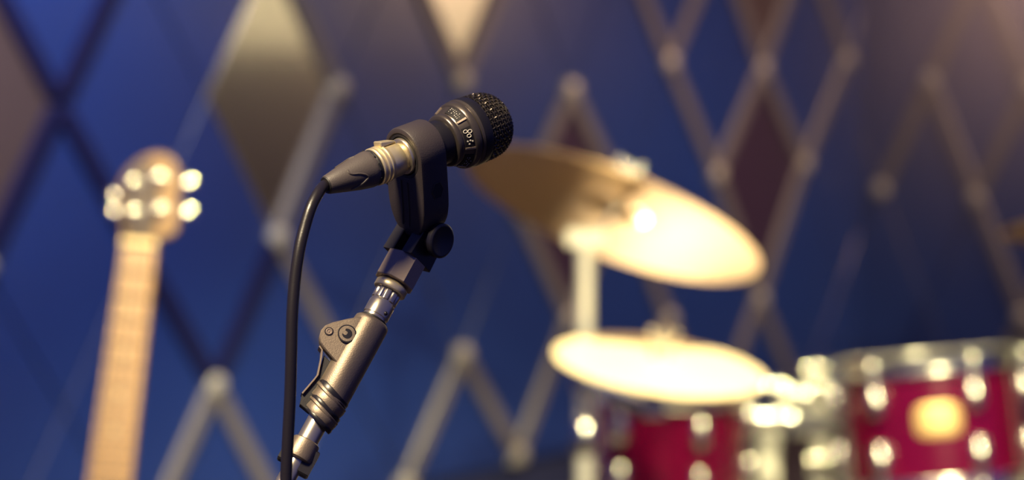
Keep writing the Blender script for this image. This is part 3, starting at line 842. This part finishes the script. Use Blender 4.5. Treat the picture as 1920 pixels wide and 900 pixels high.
rod([(1532, 780, 4.12), (1560, 790, 4.10), (1580, 795, 4.08)], 0.0075)
MB().lathe([(W(1541, 880, 4.18).z - 0.02, 0.018), (W(1541, 880, 4.18).z - 0.018, 0.022), (W(1541, 850, 4.18).z, 0.022), (W(1541, 850, 4.18).z + 0.002, 0.017)], 28).build('height_collar', 'chrome', ts_)
q = holder(1440, 850, 4.22)
MB().lathe([(0.30, 0.020), (q.z + 0.04, 0.020)], 28, Matrix.Translation((q.x, q.y, 0))).build('second_post', 'chrome_post', ts_)
MB().box(q.x - 0.01, 0.012, -0.02 + q.y * 0.5, 0.014 + q.y * 0.5, 0.29, 0.33, None, 0.004).build('post_bridge', 'chrome_post', ts_)
tripod(ts_, 0.012, 0.34, 0.9)

# ------------------------------------------------------------------ bass guitar on its stand
GN = W(261, 464, 3.30)
gdn = (W(205, 900, 3.215) - GN).normalized()
M_g = frame(GN, -gdn, CR)          # x right, y away from camera, z up the neck
gt = thing('bass_guitar', M_g, 'bass guitar with pale maple neck and shiny tuners at the left', 'guitar')
GP = 3.30 / FPX
def gx(px, py):
    v = M_g.inverted() @ W(px, py, 3.30); return (v.x, v.z)
Mg2 = Matrix(((1, 0, 0, 0), (0, 0, -1, 0), (0, 1, 0, 0), (0, 0, 0, 1)))       # polygon plane x/z, extruded towards the camera
NL = 0.47
def half(z): return 0.0225 + 0.0075 * (-z) / NL
MB().prism([(-half(0), 0), (-half(-NL), -NL), (half(-NL), -NL), (half(0), 0)], -0.022, 0.0, Mg2, 0.006).build('neck', 'maple', gt, 50)
fb = MB().prism([(-half(0), 0), (-half(-NL), -NL), (half(-NL), -NL), (half(0), 0)], 0.0, 0.006, Mg2, 0.0008).build('fretboard', 'maple_board', gt, 30)
SCL = 0.66
for k in range(1, 19):
    z = -(SCL - SCL / 2 ** (k / 12))
    if z < -NL + 0.01: break
    MB().tube([(-half(z) + 0.001, -0.0062, z), (half(z) - 0.001, -0.0062, z)], 0.0020, 8).build('fret', 'fret_metal', fb)
def fz(k): return -(SCL - SCL / 2 ** (k / 12))
for k in (3, 5, 7, 9):
    z = (fz(k) + fz(k - 1)) / 2
    MB().lathe([(0, 0.0045), (0.0008, 0.0045), (0.0008, 0)], 20, frame((0, -0.0058, z), (0, -1, 0), (1, 0, 0))).build('inlay_dot', 'pearl', fb)
MB().box(-half(0) - 0.0005, half(0) + 0.0005, -0.013, 0.002, 0.0, 0.008, None, 0.0012).build('nut', 'bone', gt)
hs = [gx(*p) for p in [(233, 462), (229, 440), (226, 415), (222, 390), (219, 360), (220, 335), (228, 312), (243, 294), (262, 280), (284, 272), (304, 274), (320, 286), (329, 305), (331, 335), (330, 370), (331, 405), (329, 432), (318, 442), (302, 445), (294, 452), (290, 462)]]
head = MB().prism(hs, -0.010, 0.004, Mg2, 0.0025).build('headstock', 'maple', gt, 40)
ven = [gx(*p) for p in [(240, 448), (228, 400), (224, 350), (230, 318), (245, 299), (262, 288), (280, 296), (290, 320), (296, 360), (292, 410), (280, 448)]]
MB().prism(ven, 0.003, 0.0052, Mg2, 0.0008).build('veneer', 'veneer', head, 40)
for (px, py, kx, ky) in ((246, 336, 207, 352), (295, 326, 347, 326), (251, 397, 208, 385), (298, 391, 347, 386)):
    x, z = gx(px, py)
    Mp = frame((x, -0.004, z), (0, -1, 0), (1, 0, 0))
    tn = MB().lathe([(0, 0.0095), (0.002, 0.0095), (0.003, 0.006), (0.010, 0.006), (0.012, 0.0078), (0.014, 0.0078), (0.016, 0.0068), (0.0175, 0.0045), (0.0183, 0)], 24, Mp).build('tuner_post', 'chrome', gt)
    x2, z2 = gx(kx, ky)
    kk = MB().tube([(x, 0.016, z), (x2, 0.014, z2)], 0.0035, 10)
    kk.lathe([(-0.009, 0.0), (-0.0085, 0.005), (-0.005, 0.009), (0.005, 0.009), (0.0085, 0.005), (0.009, 0.0)], 16, frame((x2, 0.012, z2), (0, 0, 1), (1, 0, 0)) @ Matrix.Diagonal((1, 0.5, 1, 1)))
    kk.build('tuner_key', 'chrome', tn)
    xs = -0.016 + 0.0105 * {0: 1, 1: 2, 2: 0, 3: 3}[[246, 295, 251, 298].index(px)]
    MB().tube([(x, -0.012, z), (xs, -0.0125, 0.004), (xs * 1.35, -0.012, -NL - 0.25)], 0.0009, 6).build('string', 'fret_metal', gt)
bo = []
for k in range(48):
    a = 2 * PI * k / 48
    r = 0.165 + 0.035 * math.cos(2 * a) + 0.02 * math.cos(3 * a + 0.4)
    bo.append((r * math.sin(a) * 0.98, -NL - 0.13 + r * math.cos(a) * 1.15))
MB().prism(bo, -0.040, 0.0, Mg2, 0.008).build('body', 'guitar_body', gt, 40)
MB().box(-0.045, 0.045, -0.014, 0.0, -NL - 0.27, -NL - 0.245, None, 0.003).build('bridge', 'chrome', gt)
low = min((M_g @ Vector((p[0], 0, p[1]))).z for p in bo)
gb = M_g @ Vector((0, 0.02, -NL - 0.13 - 0.20 * 1.15))
gs = thing('guitar_stand', Matrix.Translation((gb.x, gb.y, 0)), 'black floor stand under the bass guitar', 'guitar stand')
for s in (-1, 1):
    MB().tube([(s * 0.03, 0.22, 0.012), (s * 0.06, 0.05, low - 0.0), (s * 0.16, -0.16, 0.012)], 0.010, 10).build('leg', 'stand_black', gs)
    MB().tube([(s * 0.06, 0.07, low - 0.012), (s * 0.06, -0.075, low - 0.016), (s * 0.06, -0.080, low + 0.03)], 0.009, 10).build('cradle_arm', 'black_rubber', gs)
MB().tube([(-0.06, 0.05, low - 0.012), (0.06, 0.05, low - 0.012)], 0.009, 10).build('cross_bar', 'stand_black', gs)

# ------------------------------------------------------------------ scattering volume added at the right corner to imitate warm lens flare glow
hm = bpy.data.materials.new('flare_haze'); hm.use_nodes = True
nt = hm.node_tree; nt.nodes.remove(nt.nodes['Principled BSDF'])
vs_ = nt.nodes.new('ShaderNodeVolumeScatter'); vs_.inputs['Color'].default_value = (0.9, 0.85, 0.85, 1)
vs_.inputs['Anisotropy'].default_value = 0.2
tc = nt.nodes.new('ShaderNodeTexCoord'); sp = nt.nodes.new('ShaderNodeSeparateXYZ')
nt.links.new(tc.outputs['Object'], sp.inputs[0])
mz = nt.nodes.new('ShaderNodeMapRange'); mz.interpolation_type = 'SMOOTHSTEP'
mz.inputs[1].default_value = 0.45; mz.inputs[2].default_value = 1.5; mz.inputs[3].default_value = 0.0; mz.inputs[4].default_value = 0.22
mx_ = nt.nodes.new('ShaderNodeMapRange'); mx_.interpolation_type = 'SMOOTHSTEP'
mx_.inputs[1].default_value = 0.35; mx_.inputs[2].default_value = 1.35
mm = nt.nodes.new('ShaderNodeMath'); mm.operation = 'MULTIPLY'
nt.links.new(sp.outputs['Z'], mz.inputs[0]); nt.links.new(sp.outputs['X'], mx_.inputs[0])
nt.links.new(mz.outputs[0], mm.inputs[0]); nt.links.new(mx_.outputs[0], mm.inputs[1])
nt.links.new(mm.outputs[0], vs_.inputs['Density'])
nt.links.new(vs_.outputs[0], nt.nodes['Material Output'].inputs['Volume'])
MATS['flare_haze'] = hm
hz = MB().box(0.36, 2.6, 4.55, 6.0, 0.45, 2.9).build('flare_haze', 'flare_haze', None, 0)
hz['kind'] = 'stuff'; hz['label'] = 'added volume imitating a warm flare glow at the upper right'; hz['category'] = 'flare_haze'
